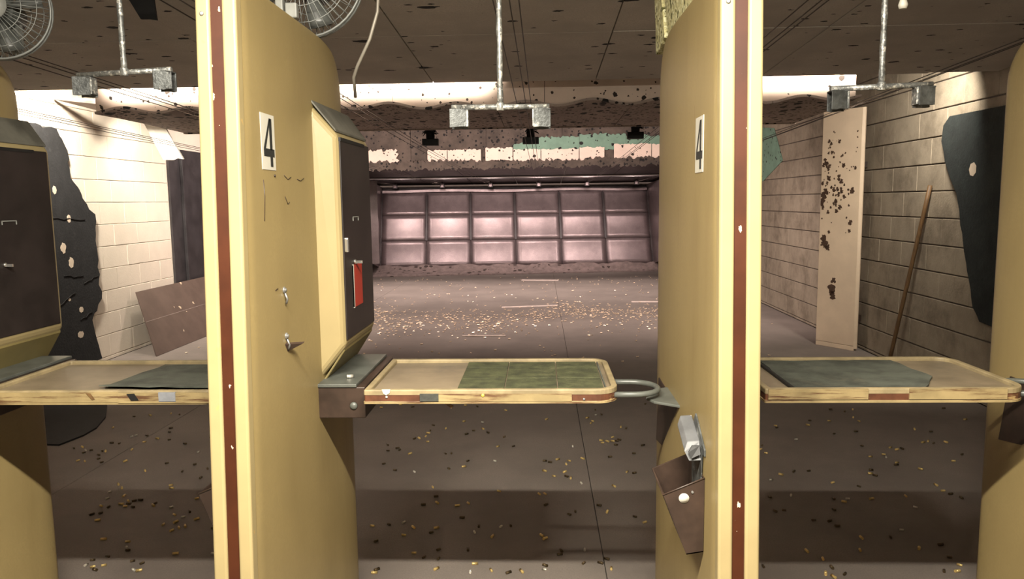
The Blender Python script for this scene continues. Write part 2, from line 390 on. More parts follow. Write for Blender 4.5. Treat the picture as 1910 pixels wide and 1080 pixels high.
MB().hexa([(-3.7, ybase(0) + .03, 0), (2.62, ybase(0) + .03, 0), (2.62, ybase(0) + .1, 0), (-3.7, ybase(0) + .1, 0),
           (-3.7, ybase(1.86) + .03, 1.86), (2.62, ybase(1.86) + .03, 1.86), (2.62, ybase(1.86) + .1, 1.86), (-3.7, ybase(1.86) + .1, 1.86)]).build('back_frame', 'hood', tr)
# top lip with a dark gap and a slightly sagging strip
rings = []
for i in range(25):
    x = -3.62 + 6.18 * i / 24; s = .012 * math.sin(x * 2.2)
    rings.append([(x, 17.66, 1.835 + s), (x, 17.74, 1.835 + s), (x, 17.74, 1.90 + s), (x, 17.66, 1.89 + s)])
MB().loft(rings).build('top_lip', 'trap', tr)
# berm of dust and lead at the foot
rings = []
for i in range(61):
    x = -3.78 + 6.5 * i / 60; toe = 16.50 + .06 * (x + .5) + .04 * math.sin(x * 5); h = .185 + .02 * math.sin(x * 7 + 1) + .012 * math.sin(x * 23)
    rings.append([(x, toe, 0), (x, toe + .12, .05), (x, 16.82, .125 + .01 * math.sin(x * 19)), (x, 16.93, h), (x, 17.06, h + .01), (x, 17.06, 0)])
MB().loft(rings, True, True, True).build('berm', 'berm', tr)
# side cheeks
for sx, xx in ((-1, -3.68), (1, 2.62)):
    MB().prism([(xx, 16.0, .33), (xx, 17.9, 0.0), (xx, 17.9, 1.96), (xx, 16.0, 2.07)], (.03 * -sx, 0, 0)).build('side_cheek', 'trap', tr)
MB().box(-3.86, -3.50, 15.93, 15.99, .33, 2.07).build('cheek_flange', 'trap', tr)
MB().box(2.5, 2.8, 15.93, 15.99, .33, 2.07).build('cheek_flange', 'trap', tr)
# hood: sloping dark steel sheets from the third baffle down to the back
TROT = .075
tr.rotation_euler.z = TROT
hd = thing('trap_hood', (-.5, 14.5, 2.1), 'dark sloping steel hood ahead of the bullet trap with a hanging lip', 'hood')
hd2 = thing('trap_hood', (-.5, 17.3, 2.0), 'dark steel hood directly over the bullet trap plates holding the pulleys', 'hood')
hx = [-4.545, -3.62, -2.6, -1.58, -.55, .49, 1.52, 2.56, 3.375]
zh = lambda y: 2.30 - (y - 12.1) * .047
for i in range(8):
    for y0, y1 in ((13.2, 14.5), (14.5, 15.75), (16.4, 18.2)):
        MB().hexa([(hx[i] + .006, y0 + .006, zh(y0)), (hx[i + 1] - .006, y0 + .006, zh(y0)), (hx[i + 1] - .006, y1 - .006, zh(y1)), (hx[i] + .006, y1 - .006, zh(y1)),
                   (hx[i] + .006, y0 + .006, zh(y0) + .02), (hx[i + 1] - .006, y0 + .006, zh(y0) + .02), (hx[i + 1] - .006, y1 - .006, zh(y1) + .02), (hx[i] + .006, y1 - .006, zh(y1) + .02)]).build('hood_sheet', 'hood', hd if y0 < 16 else hd2)
MB().box(-4.0, 3.0, 17.93, 17.96, 0, 1.95).build('back_sheet', 'hood', tr)
MB().box(-4.5, 3.35, 15.71, 15.745, zh(15.745) - .018, zh(15.745) + .004).build('hood_edge', 'trapseam', hd)

# ------------------------------------------------------------------ stall dividers
PITCH = 1.148
T = .044
yn = lambda z: 1.70 - .06 * (2.05 - z)
def yf(z, r=.14, top=2.105):
    if z <= top - r: return 2.64
    d = z - (top - r); return 2.64 - r + math.sqrt(max(0, r * r - d * d))
def make_divider():
    t = thing('stall_divider', (0, 2.15, 0), 'x', 'divider')
    zs_ = [0, .3, .6, .9, 1.2, 1.5, 1.65, 1.75, 1.82, 1.88, 1.93, 1.965, 2.0, 2.03, 2.06, 2.08, 2.095, 2.105]
    rings = []
    for z in zs_:
        a, b = yn(z) + .012, yf(z); ell = .26
        pts = []
        for i in range(9):
            q = PI / 2 * i / 8; pts.append((.014 + (T - .014) * math.cos(q) ** .9, b - ell + ell * math.sin(q)))
        run = [a + (b - ell - a) * i / 12 for i in range(12)]
        plan = [(T, y) for y in run] + pts + [(-p[0], p[1]) for p in pts[::-1]] + [(-T, y) for y in run[::-1]]
        rings.append([(p[0], p[1], z) for p in plan])
    body = MB().loft(rings, True, True, True).build('panel', 'yellow', t, .003)
    # front edge: two cream trims with a recessed brown strip between them
    def strip(x0, x1, d0, d1):
        return MB().hexa([(x0, yn(0) + d0, 0), (x1, yn(0) + d0, 0), (x1, yn(0) + d1, 0), (x0, yn(0) + d1, 0),
                          (x0, yn(2.1) + d0, 2.1), (x1, yn(2.1) + d0, 2.1), (x1, yn(2.1) + d1, 2.1), (x0, yn(2.1) + d1, 2.1)])
    strip(-.046, -.0135, -.012, .022).build('edge_trim', 'cream', t, .006, 3)
    strip(.0135, .046, -.012, .022).build('edge_trim', 'cream', t, .006, 3)
    strip(-.0132, .0132, -.006, .012).build('groove_strip', 'brownstrip', t)
    MB().lathe((-.03, yn(2.02) - .012, 2.02), (0, -1, 0), [(0, .005), (.002, .005), (.003, .003)], 10).build('screw', 'steel', t)
    # console on the shelf side
    x0, x1 = .030, .113
    c = MB().hexa([(x0, 2.205, 1.06), (x0, 2.66, 1.06), (x0, 2.66, 1.90), (x0, 2.215, 1.90),
                   (x1, 2.250, 1.165), (x1, 2.652, 1.165), (x1, 2.652, 1.80), (x1, 2.250, 1.80)]).build('console', 'console', t, .018, 3)
    MB().hexa([(x0 + .012, 2.222, 1.897), (x0 + .012, 2.655, 1.897), (x0 + .012, 2.655, 1.906), (x0 + .012, 2.222, 1.906),
               (x1 - .008, 2.252, 1.812), (x1 - .008, 2.645, 1.812), (x1 - .008, 2.645, 1.820), (x1 - .008, 2.252, 1.820)]).build('sooty_top', 'consolecap', c, .003)
    MB().hexa([(x0 + .012, 2.235, 1.052), (x0 + .012, 2.65, 1.052), (x0 + .012, 2.65, 1.064), (x0 + .012, 2.235, 1.064),
               (x1 - .010, 2.262, 1.146), (x1 - .010, 2.645, 1.146), (x1 - .010, 2.645, 1.158), (x1 - .010, 2.262, 1.158)]).build('olive_underside', 'olive', c, .003)
    MB().box(x1 - .002, x1 + .003, 2.256, 2.630, 1.182, 1.795).build('door', 'door', c, .002)
    MB().box(x1 - .002, x1 + .0045, 2.256, 2.56, 1.786, 1.797).build('door_gap_shadow', 'black', c)  # black strip painting the shadow of the gap along the door top
    MB().box(x1, x1 + .014, 2.262, 2.276, 1.452, 1.497).build('latch', 'chrome', c, .004)
    k = MB().lathe((x1 + .002, 2.372, 1.416), (1, 0, 0), [(0, .007), (.006, .007), (.007, .003)], 12); k.box(x1 + .004, x1 + .030, 2.369, 2.375, 1.410, 1.419)
    k.build('key', 'chrome', c)
    fr = MB(); fr.box(x1 + .002, x1 + .0045, 2.375, 2.445, 1.556, 1.559); fr.box(x1 + .002, x1 + .0045, 2.375, 2.378, 1.545, 1.559); fr.box(x1 + .002, x1 + .0045, 2.442, 2.445, 1.545, 1.559)
    fr.build('slot_outline', 'plastic', c)
    # shelf hinge block
    h = MB().box(T - .004, .184, 2.17, 2.60, .961, 1.056).build('hinge_block', 'brownsteel', t, .003)
    MB().box(T - .002, .160, 2.165, 2.61, 1.056, 1.066).build('cover_plate', 'teal', h, .002)
    MB().lathe((.149, 2.17, .999), (0, -1, 0), [(0, .012), (.004, .011), (.007, .006), (.008, 0)], 16).build('bolt', 'teal', h)
    # latch plate on the other side
    MB().prism([(-T + .004, 2.10, 1.008), (-T + .004, 2.32, 1.008), (-.10, 2.29, 1.008), (-.128, 2.19, 1.008), (-.11, 2.15, 1.008)], (0, 0, .008)).build('latch_plate', 'teal', t, .002)
    MB().prism([(-T + .004, 2.12, 1.008), (-T + .004, 2.30, 1.008), (-T + .004, 2.48, 1.008), (-T + .004, 2.52, .78), (-T + .004, 2.40, .80), (-T + .004, 2.20, .95)], (-.006, 0, 0)).build('latch_tab_shadow', 'brownsteel', t, .002)  # brown tab, drawn out downward to stand in for the shelf's cast shadow
    return t
XC = [-.712, .436, .436 + PITCH, -.712 - PITCH]
div = make_divider()
dlab = ['mustard panelled stall divider with lane number sticker, red label and two hooks', 'mustard panelled stall divider with yellowed foam on top and a white dotted pouch',
        'mustard panelled stall divider by the bare block wall with the leaning pole', 'mustard panelled stall divider beside the torn charcoal wall foam']
dividers = []
for i, xc in enumerate(XC):
    o = div if i == 0 else copy_tree(div)
    o.location.x = xc; tag(o, dlab[i], 'divider', 'stall dividers along the firing line'); dividers.append(o)
dL, dR, dR2, dL2 = dividers

# number stickers with the figure 4 cut from polygons
def sticker(d, sx, y0, y1, z0, z1):
    """sx: side of the divider; the near (camera side) edge of a sticker on the +x side is y0"""
    xs_ = d.location.x + sx * T
    st = MB().box(min(xs_, xs_ + sx * .0012), max(xs_, xs_ + sx * .0012), y0, y1, z0, z1).build('number_sticker', 'white', d)
    w, h = y1 - y0, z1 - z0
    # unit glyph, reading direction left to right
    g = [[(.60, .93), (.78, .93), (.78, .36), (.60, .36)], [(.14, .24), (.92, .24), (.92, .38), (.14, .38)], [(.60, .24), (.78, .24), (.78, .06), (.60, .06)],
         [(.60, .93), (.70, .93), (.29, .38), (.14, .38)]]
    mb = MB()
    for p in g:
        mb.prism([(xs_ + sx * .0012, (y0 + u * w) if sx > 0 else (y1 - u * w), z0 + v * h) for u, v in p], (sx * .0008, 0, 0))
    mb.build('numeral', 'ink', st)
sticker(dL, 1, 1.804, 1.896, 1.685, 1.820)
sticker(dR, -1, 1.843, 1.934, 1.665, 1.800)
# red label and casing-sized details of the nearest console
xd = dL.location.x
cons = [c for c in dL.children if c.name.startswith('console')][0]
MB().box(xd + .116, xd + .119, 2.345, 2.458, 1.272, 1.406).build('red_label', 'red', cons)
MB().box(xd + .116, xd + .1195, 2.345, 2.352, 1.270, 1.408).build('label_edge', 'white', cons)
# hooks and screws on the side of the nearest divider
xs0 = xd + T
for z in (1.367, 1.246):
    h = MB().lathe((xs0, 1.912, z + .012), (1, 0, 0), [(0, .009), (.003, .009), (.004, .005), (.007, .005), (.008, 0)], 12)
    h.tube([(xs0 + .003, 1.912, z + .004), (xs0 + .008, 1.914, z - .012), (xs0 + .004, 1.915, z - .024)], .003, 6)
    h.build('screw_eye', 'steel', dL)
MB().prism([(xs0, 1.900, 1.238), (xs0, 1.918, 1.215), (xs0 + .035, 1.945, 1.232)], (0, .012, .003)).build('hook', 'brownsteel', dL, .001)
MB().lathe((xs0, 1.884, 1.672), (1, 0, 0), [(0, .003), (.003, .003), (.004, 0)], 8).build('nail', 'brownsteel', dL)

for pts_ in ([(1.955, 1.675), (1.985, 1.665), (2.01, 1.672)], [(2.06, 1.668), (2.09, 1.664), (2.12, 1.672)], [(1.80, 1.56), (1.81, 1.62), (1.806, 1.66)], [(1.955, 1.62), (1.975, 1.60), (1.99, 1.605)], [(1.85, 1.385), (1.87, 1.388)]):
    MB().tube([(xs0 + .0003, y, z) for y, z in pts_], .0012, 5).build('scuff', 'brownsteel', dL)

# ------------------------------------------------------------------ shelves
def rrect(x0, x1, y0, y1, r, inset=0, rl=.006):
    x0 += inset; x1 -= inset; y0 += inset; y1 -= inset; r = max(.004, r - inset); out = []
    for cx_, cy_, a0, rr in ((x1 - r, y0 + r, -PI / 2, r), (x1 - r, y1 - r, 0, r), (x0 + rl, y1 - rl, PI / 2, rl), (x0 + rl, y0 + rl, PI, rl)):
        for i in range(9): a = a0 + PI / 2 * i / 8; out.append((cx_ + rr * math.cos(a), cy_ + rr * math.sin(a)))
    return out
def ring_between(mb, oa, ob, z0, z1):
    n = len(oa)
    A = [[(p[0], p[1], z0) for p in oa], [(p[0], p[1], z1) for p in oa], [(p[0], p[1], z1) for p in ob], [(p[0], p[1], z0) for p in ob]]
    return mb.loft(A + [A[0]], False, True)
def make_shelf(label):
    x0, x1, y0, y1, r = -.514, .218, 2.105, 2.535, .062
    t = thing('shooting_shelf', (-.15, 2.32, 1.024), label, 'shelf', 'fold down shelves between the dividers')
    MB().prism([(p[0], p[1], 1.026) for p in rrect(x0, x1, y0, y1, r, .003)], (0, 0, .026)).build('tray', 'tan', t)
    ring_between(MB(), rrect(x0, x1, y0, y1, r, -.002), rrect(x0, x1, y0, y1, r, .016), 1.049, 1.064).build('rim', 'rim', t, .004, 3)
    ring_between(MB(), rrect(x0, x1, y0, y1, r, -.001), rrect(x0, x1, y0, y1, r, .004), 1.029, 1.051).build('fascia', 'fascia', t)
    ring_between(MB(), rrect(x0, x1, y0, y1, r, -.003), rrect(x0, x1, y0, y1, r, .004), 1.023, 1.030).build('lower_bead', 'fasciacream', t, .001)
    pts = [(x1 - .02, 2.142, 1.038)] + [(.272 + .075 * math.sin(a), 2.219 - .077 * math.cos(a), 1.038) for a in (PI * i / 12 for i in range(13))] + [(x1 - .02, 2.296, 1.038)]
    MB().tube(pts, .0085, 12).build('loop_handle', 'teal', t)
    return t
sh = make_shelf('fold down shelf with loop handle carrying the gridded olive mat')
shL = copy_tree(sh, None, (-PITCH, 0, 0)); tag(shL, 'fold down shelf with black and blue grey tape patches on its front edge', 'shelf', sh['group'])
shR = copy_tree(sh, None, (PITCH, 0, 0)); tag(shR, 'fold down shelf whose cream edge strip has a brown gap', 'shelf', sh['group'])
def onfront(s_, name, m, xa, xb, z0, z1, th=.002, bevel=0):
    return MB().box(xa, xb, 2.1035 - th, 2.1045, z0, z1).build(name, m, s_, bevel)
onfront(sh, 'edge_strip', 'fasciacream', -.30, .085, 1.030, 1.052, .003)
onfront(sh, 'tape_patch', 'tapedark', -.352, -.298, 1.031, 1.053, .005)
mbx = MB().prism([(-.462, 2.1035, 1.066), (-.437, 2.1035, 1.066), (-.440, 2.1035, 1.055), (-.450, 2.1035, 1.049), (-.458, 2.1035, 1.054)], (0, -.003, 0)); mbx.build('white_scrap', 'white', sh)
MB().lathe((-.449, 2.1035, 1.043), (0, -1, 0), [(0, .004), (.003, .003), (.004, 0)], 8).build('rivet', 'white', sh)
MB().lathe((-.170, 2.1005, 1.048), (0, -1, 0), [(0, .005), (.002, .004), (.0025, 0)], 10).build('yellow_dot', 'yellowdot', sh)
MB().lathe((.120, 2.1035, 1.035), (0, -1, 0), [(0, .004), (.003, .003), (.004, 0)], 8).build('rivet', 'galv', sh)
MB().prism([(-.300, 2.12, 1.030), (-.285, 2.12, 1.030), (-.258, 2.12, 1.010), (-.264, 2.12, 1.004)], (0, .006, 0)).build('splinter', 'wood', sh)
onfront(shL, 'edge_strip', 'fasciacream', -1.66, -1.238, 1.030, 1.060, .003)
onfront(shL, 'edge_strip', 'fasciacream', -1.24, -.90, 1.028, 1.058, .005)
MB().prism([(-1.212, 2.098, 1.056), (-1.190, 2.098, 1.057), (-1.178, 2.098, 1.037), (-1.200, 2.098, 1.036)], (0, -.002, 0)).build('tape_patch', 'black', shL)
MB().prism([(-1.335, 2.1005, 1.058), (-1.322, 2.1005, 1.057), (-1.310, 2.1005, 1.040), (-1.318, 2.1005, 1.038)], (0, -.002, 0)).build('scuff', 'wood', shL)
onfront(shL, 'tape_patch', 'tapeblue', -1.118, -1.068, 1.033, 1.060, .007)
onfront(shR, 'edge_strip', 'fasciacream', .64, .918, 1.033, 1.063, .004)
onfront(shR, 'edge_strip', 'fasciacream', 1.032, 1.30, 1.033, 1.063, .004)
# mats lying on the shelves
mt = thing('bench_mat', (-.03, 2.34, 1.052), 'olive green bench mat scored into a grid of tiles', 'mat')
mx = [-.25, -.110, .046, .182]; my = [2.132, 2.275, 2.425, 2.508]
for i in range(3):
    for j in range(3):
        MB().box(mx[i] + .0015, mx[i + 1] - .0015, my[j] + .001, my[j + 1] - .001, 1.052, 1.057 + R(-.0006, .0006)).build('mat_tile', 'mat', mt, .001)
MB().box(.1845, .188, 2.137, 2.503, 1.052, 1.0575).build('edge_strip', 'matgrey', mt)
r = ragged([(-1.335, 2.165), (-.965, 2.142), (-.965, 2.496), (-1.30, 2.50)], .05, .006, 3)
tag(MB().prism([(p.x, p.y, 1.052 + (.010 if p.y < 2.2 else 0)) for p in r], (0, 0, .004)).build('bench_mat', 'matgrey'), 'worn grey green mat with a curling edge on the taped shelf', 'mat')
r = ragged([(.725, 2.131), (1.09, 2.131), (1.18, 2.27), (1.16, 2.50), (.725, 2.506)], .05, .006, 5)
tag(MB().prism([(p.x, p.y, 1.052) for p in r], (0, 0, .007)).build('bench_mat', 'matgrey'), 'worn grey green mat on the shelf with the brown edge gap', 'mat')
MB().box(.715, .7245, 2.13, 2.505, 1.0525, 1.060).build('dark_edge', 'black', bpy.data.objects['bench_mat.002'])

# ------------------------------------------------------------------ brown steel pouches with tube clamps on the dividers
def pouch(xw, label, dot):
    """hangs on the -x face at xw"""
    t = thing('waste_pouch', (xw - .04, 1.86, .72), label, 'pouch', 'brown steel pouches on the dividers')
    y0, y1 = 1.765, 1.945
    o = lambda d: xw - d
    # outer corners: inner top, outer top, outer bottom, inner bottom
    A = [(o(.001), .930), (o(.100), .887), (o(.042), .735), (o(.001), .742)]
    B = [(x + (-.004 if i in (0, 3) else .004), z) for i, (x, z) in enumerate(A)]
    mb = MB().prism([(x, y0, z) for x, z in A], (0, .003, 0)); mb.build('near_side', 'brownsteel', t)
    MB().prism([(x, y1, z) for x, z in A], (0, -.003, 0)).build('far_side', 'brownsteel', t)
    MB().prism([(A[1][0], y0 + .003, A[1][1]), (A[2][0], y0 + .003, A[2][1]), (A[2][0] + .003, y0 + .003, A[2][1] + .001), (A[1][0] + .003, y0 + .003, A[1][1] + .001)], (0, y1 - y0 - .006, 0)).build('outer_side', 'brownsteel', t)
    MB().prism([(A[0][0], y0 + .003, A[0][1]), (A[3][0], y0 + .003, A[3][1]), (A[3][0] - .003, y0 + .003, A[3][1]), (A[0][0] - .003, y0 + .003, A[0][1])], (0, y1 - y0 - .006, 0)).build('back_plate', 'brownsteel', t)
    MB().prism([(A[2][0], y0, A[2][1]), (A[3][0], y0, A[3][1]), (A[3][0], y0, A[3][1] + .003), (A[2][0], y0, A[2][1] + .003)], (0, y1 - y0, 0)).build('bottom', 'brownsteel', t)
    e = MB(); e.tube([(A[0][0], y0, A[0][1]), (A[1][0], y0, A[1][1]), (A[1][0], y1, A[1][1]), (A[0][0], y1, A[0][1])], .0022, 6); e.build('rolled_edge', 'brownsteel', t)
    MB().prism([(o(.003), 1.905, 1.0), (o(.003), 1.78, 1.0), (o(.003), 1.79, .87), (o(.003), 1.89, .86)], (-.003, 0, 0)).build('strap', 'galvdark', t)
    if dot: MB().lathe((o(.050), y0, .879), (0, -1, 0), [(0, .0125), (.0015, .0125), (.002, 0)], 20).build('round_sticker', 'white', t)
    MB().lathe((o(.030), y0, .895), (0, -1, 0), [(0, .003), (.003, .003)], 8).build('rivet', 'steel', t)
    # clamp: flange against the divider and a bent square sleeve
    c = MB().prism([(o(.0005), 1.87, 1.060), (o(.0005), 1.76, 1.000), (o(.0005), 1.76, .985), (o(.0005), 1.80, .985), (o(.0005), 1.90, 1.02)], (-.004, 0, 0)).build('flange', 'galvdark', t)
    s_ = MB(); ra = .026
    ringf = lambda y, z: [(o(.004 + .0), y - .012, z - .02), (o(.034), y - .010, z - .022), (o(.044), y, z), (o(.034), y + .014, z + .020), (o(.004), y + .014, z + .022)]
    s_.loft([ringf(1.90, 1.022), ringf(1.80, .985)], True); s_.build('sleeve', 'sleeve', t, .002)
    s2 = MB().prism([(o(.008), 1.786, .983), (o(.030), 1.787, .972), (o(.036), 1.792, .986), (o(.026), 1.80, 1.0), (o(.008), 1.80, 1.0)], (0, -.004, 0)); s2.build('sleeve_mouth', 'black', t)
    return t
pouch(XC[1] - T, 'brown steel pouch with a round white sticker below a grey sleeve', True)
pouch(XC[0] - T, 'brown steel pouch on the hidden face of the divider with the red label', False)

# ------------------------------------------------------------------ target hangers
def hanger(x, z, tilt, label, Y=2.3):
    t = thing('target_hanger', (x, Y, z - .06), label, 'target hanger', 'inverted tee target hangers over the shelves')
    w = .147
    MB().tube([(x - w, Y, z - tilt), (x + w, Y, z + tilt)], .0085, 10).build('crossbar', 'galv', t)
    n = 14
    MB().tube([(x + .0004 * math.sin(i * 1.7), Y, z + (2.40 - z) * i / n) for i in range(n + 1)], [.0085 + .001 * math.sin(i * 2.3) for i in range(n + 1)], 10).build('rod', 'galv', t)
    MB().lathe((x, Y, z - .011), (0, 0, 1), [(0, .012), (.024, .012)], 12).build('tee_joint', 'galv', t, .002)
    MB().box(x - .05, x + .05, Y - .05, Y + .05, 2.40, 2.45).build('trolley', 'brownsteel', t, .005)
    for s_ in (-1, 1):
        xc, zt = x + s_ * (w - .022), z + s_ * tilt - .006; rz = .35 * s_
        c = MB()
        r1 = ragged([(xc - .026, zt - .056), (xc + .026, zt - .054), (xc + .026, zt), (xc - .026, zt)], .012, .002, int(x * 99) + s_ + 7, (0,))
        c.prism([(p.x, Y - .014 + (p.x - xc) * .25, p.y) for p in r1], (0, -.005, 0))
        r2 = ragged([(xc - .024, zt - .058), (xc + .026, zt - .058), (xc + .026, zt), (xc - .024, zt)], .012, .002, int(x * 99) + s_ + 17, (0,))
        c.prism([(p.x, Y + .016, p.y) for p in r2], (0, .005, 0))
        c.box(xc - .026, xc + .026, Y - .016, Y + .018, zt - .004, zt)
        c.build('clip', 'galvdark', t, .0015)
        ex = xc - s_ * .026
        MB().box(ex - .003, ex + .003, Y - .016, Y + .016, zt - .052, zt - .002).build('clip_jaw', 'galv', t, .001)
    return t
hanger(-.118, 1.882, -.001, 'galvanised target hanger above the gridded olive mat')
hanger(-1.262, 2.005, .006, 'galvanised target hanger with frayed clip above the taped shelf')
hanger(1.004, 1.921, .004, 'galvanised target hanger above the shelf with the brown edge gap')

# ------------------------------------------------------------------ fans
def fan(c, r, yaw, label, post=True):
    t = thing('wall_fan', (c[0], c[1], 2.107), label, 'fan', 'cage fans on the dividers')
    C = Vector(c); rot = Matrix.Rotation(yaw, 3, 'Z')
    q = lambda a, rr, d: C + rot @ Vector((rr * math.cos(a), d, rr * math.sin(a)))
    cg = MB()
    for d in (-.012, .012): cg.tube([q(2 * PI * i / 40, r, d) for i in range(40)], .004, 6, True)
    cg.build('cage_rim', 'fan', t)
    w = MB()
    for sd in (-1, 1):
        for i in range(44):
            a = 2 * PI * i / 44
            w.tube([q(a, .05, sd * .062), q(a, r * .55, sd * .055), q(a, r * .88, sd * .034), q(a, r, sd * .010)], .0014, 4)
        for f_, d in ((.55, .056), (.8, .042)): w.tube([q(2 * PI * i / 32, r * f_, sd * d) for i in range(32)], .0016, 4, True)
    w.build('cage_wires', 'fan', t)
    MB().lathe(q(0, 0, -.066), rot @ Vector((0, 1, 0)), [(0, .02), (.004, .05), (.012, .05)], 20).build('badge', 'plastic', t)
    MB().lathe(q(0, 0, .02), rot @ Vector((0, 1, 0)), [(0, .045), (.05, .055), (.12, .055), (.15, .035)], 20).build('motor', 'fanmotor', t)
    for k in range(4):
        b = MB(); rings = []
        for i in range(6):
            u = i / 5; rr = .035 + (r * .86 - .035) * u; wd = .22 + .32 * math.sin(u * PI * .75)
            rings.append([q(k * PI / 2 + .3 - wd / 2, rr, .018 - .02), q(k * PI / 2 + .3, rr, .0), q(k * PI / 2 + .3 + wd / 2, rr, .02), q(k * PI / 2 + .3 + wd / 2, rr, .022), q(k * PI / 2 + .3 - wd / 2, rr, .0)])
        b.loft(rings, True, True, True); b.build('blade', 'fanblade', t)
    if post:
        px, py = c[0] - .035, c[1] - .13
        MB().box(px - .011, px + .011, py - .01, py + .012, 2.105, 2.45).build('post', 'plastic', t, .003)
        MB().box(px + .018, px + .052, py - .012, py + .012, 2.135, 2.178).build('switch_box', 'plastic', t, .004)
        MB().box(px, px + .04, py + .0, py + .16, 2.24, 2.275).build('bracket_arm', 'fanmotor', t, .003)
    else:
        MB().box(c[0] - .012, c[0] + .012, c[1] + .08, c[1] + .11, 2.107, c[2]).build('post', 'plastic', t, .003)
    return t
fan((-.715, 2.36, 2.29), .182, 0, 'grey cage fan on the divider with the red label')
fan((-1.735, 2.42, 2.235), .16, .35, 'grey cage fan above the divider by the charcoal foam', False)
fan((1.72, 2.42, 2.325), .16, -.35, 'dark grey cage fan above the divider by the leaning pole', False)
tag(MB().tube([(-.502, 2.5, 2.46), (-.515, 2.5, 2.30), (-.522, 2.5, 2.215), (-.55, 2.5, 2.13), (-.598, 2.52, 2.05), (-.622, 2.56, 2.02), (-.628, 2.6, 1.96)], .0055, 8).build('fan_cord', 'cable'),
    'pale grey electric cord hanging beside the cage fan', 'cord')
# foam on the divider with the pouch
fo = thing('foam_block', (.437, 2.35, 2.106), 'yellowed crumbly foam slab standing on the divider top', 'foam')
ring = [(1.98, 2.107), (2.50, 2.107), (2.57, 2.107), (2.62, 2.09), (2.66, 2.09), (2.68, 2.2), (2.70, 2.45), (2.0, 2.45)]
def foamslab(x0, x1, rg, name, seed):
    rr = ragged(rg, .03, .003, seed)
    return MB().prism([(x0, p.x, p.y) for p in rr], (x1 - x0, 0, 0)).build(name, 'foamY', fo, .004)
foamslab(.402, .470, [(1.98, 2.109), (2.44, 2.109), (2.62, 2.44), (2.0, 2.44)], 'foam_slab', 1)
foamslab(.398, .468, [(2.475, 2.109), (2.655, 2.090), (2.70, 2.30), (2.68, 2.44), (2.645, 2.44)], 'foam_end', 2)

# ------------------------------------------------------------------ things along the walls
tf = ragged([(6.2, .02), (7.42, .05), (7.36, .24), (7.30, .47), (7.49, .66), (7.46, .99), (7.49, 1.525), (7.36, 1.631), (7.13, 1.884), (7.12, 2.134), (6.98, 2.33), (6.2, 2.34)], .06, .022, 11, (1, 2, 3, 4, 5, 6, 7, 8, 9, 10))
fL = thing('wall_foam', (XL + .02, 6.9, .02), 'torn charcoal foam sheet with pale holes on the white block wall', 'foam')
MB().prism([(XL + .003, p.x, p.y) for p in tf], (.035, 0, 0)).build('foam_sheet', 'foam', fL, .004)
for i, (y, z, a, b) in enumerate([(6.87, 1.76, .03, .04), (6.93, 1.215, .04, .055), (7.03, 1.07, .04, .055), (7.09, .36, .05, .035), (7.05, 1.49, .03, .04), (7.13, .60, .035, .03), (6.96, .72, .02, .015)]):
    rr = ragged([(y + a * math.cos(q), z + b * math.sin(q)) for q in (2 * PI * k / 7 for k in range(7))], .02, .012, 30 + i)
    MB().prism([(XL + .037, p.x, p.y) for p in rr], (.003, 0, 0)).build('torn_hole', 'patch', fL)
for i, (ya, za, yb, zb) in enumerate([(6.9, .95, 7.2, .92), (6.75, .65, 7.05, .78), (7.2, .86, 7.45, .9), (7.1, .5, 7.3, .55), (6.8, 1.5, 7.3, 1.48)]):
    MB().tube([(XL + .04, ya + (yb - ya) * k / 6, za + (zb - za) * k / 6 + R(-.012, .012)) for k in range(7)], .004, 5).build('crack', 'black', fL)
tf = ragged([(5.55, .62), (5.80, .64), (5.90, .74), (6.10, 1.30), (6.22, 1.62), (6.42, 1.886), (6.49, 2.05), (6.47, 2.18), (6.38, 2.245), (5.5, 2.24)], .07, .012, 21, (1, 2, 3, 4, 5, 6, 7))
fR = thing('wall_foam', (XR - .02, 6.0, .62), 'dark green tapering foam sheet on the bare block wall', 'foam')
MB().prism([(XR - .003, p.x, p.y) for p in tf], (-.035, 0, 0)).build('foam_sheet', 'foamR', fR, .004)
rr = ragged([(6.0 + .05 * math.cos(q), 1.80 + .055 * math.sin(q)) for q in (2 * PI * k / 7 for k in range(7))], .03, .006, 77)
MB().prism([(XR - .037, p.x, p.y) for p in rr], (-.003, 0, 0)).build('torn_hole', 'patch', fR)
# pole leaning on the right wall
pa, pb = Vector((3.22, 6.99, .003)), Vector((XR - .022, 6.66, 1.69))
tag(MB().tube([pa + (pb - pa) * i / 8 for i in range(9)], .018, 12).build('wooden_pole', 'wood'), 'plain brown wooden pole leaning against the bare block wall', 'pole')
# angled cream deflector plate with chipped paint
dp = thing('deflector_plate', (3.15, 8.05, .02), 'cream angled steel plate with rusty chipped paint by the block wall', 'steel plate')
A, B = Vector((3.00, 8.22, 0)), Vector((3.255, 7.85, 0)); u = (B - A).normalized(); nn = Vector((-u.y, u.x, 0)) * -1
if nn.y > 0: nn = -nn
def plate_pt(a, z, off=0): return A + u * a + nn * off + Vector((0, 0, z))
Lp = (B - A).length
MB().prism([plate_pt(0, .05), plate_pt(Lp, .05), plate_pt(Lp, 2.5), plate_pt(0, 2.5)], -nn * .015).build('plate', 'cream_plate', dp, .003)
MB().prism([plate_pt(Lp, .02), plate_pt(Lp + .022, .02, -.02), plate_pt(Lp + .022, 2.5, -.02), plate_pt(Lp, 2.5)], -nn * .015).build('return_edge', 'cream_plate', dp, .003)
MB().prism([plate_pt(.0, .0), plate_pt(Lp, .0), plate_pt(Lp, .046), plate_pt(.0, .046)], -nn * .02).build('foot_strip', 'cream_plate', dp, .003)
MB().box(3.27, XR - .002, 7.98, 8.06, .3, .36).build('stay', 'brownsteel', dp)
MB().box(3.27, XR - .002, 7.98, 8.06, 1.9, 1.96).build('stay', 'brownsteel', dp)
rnd = random.Random(5)
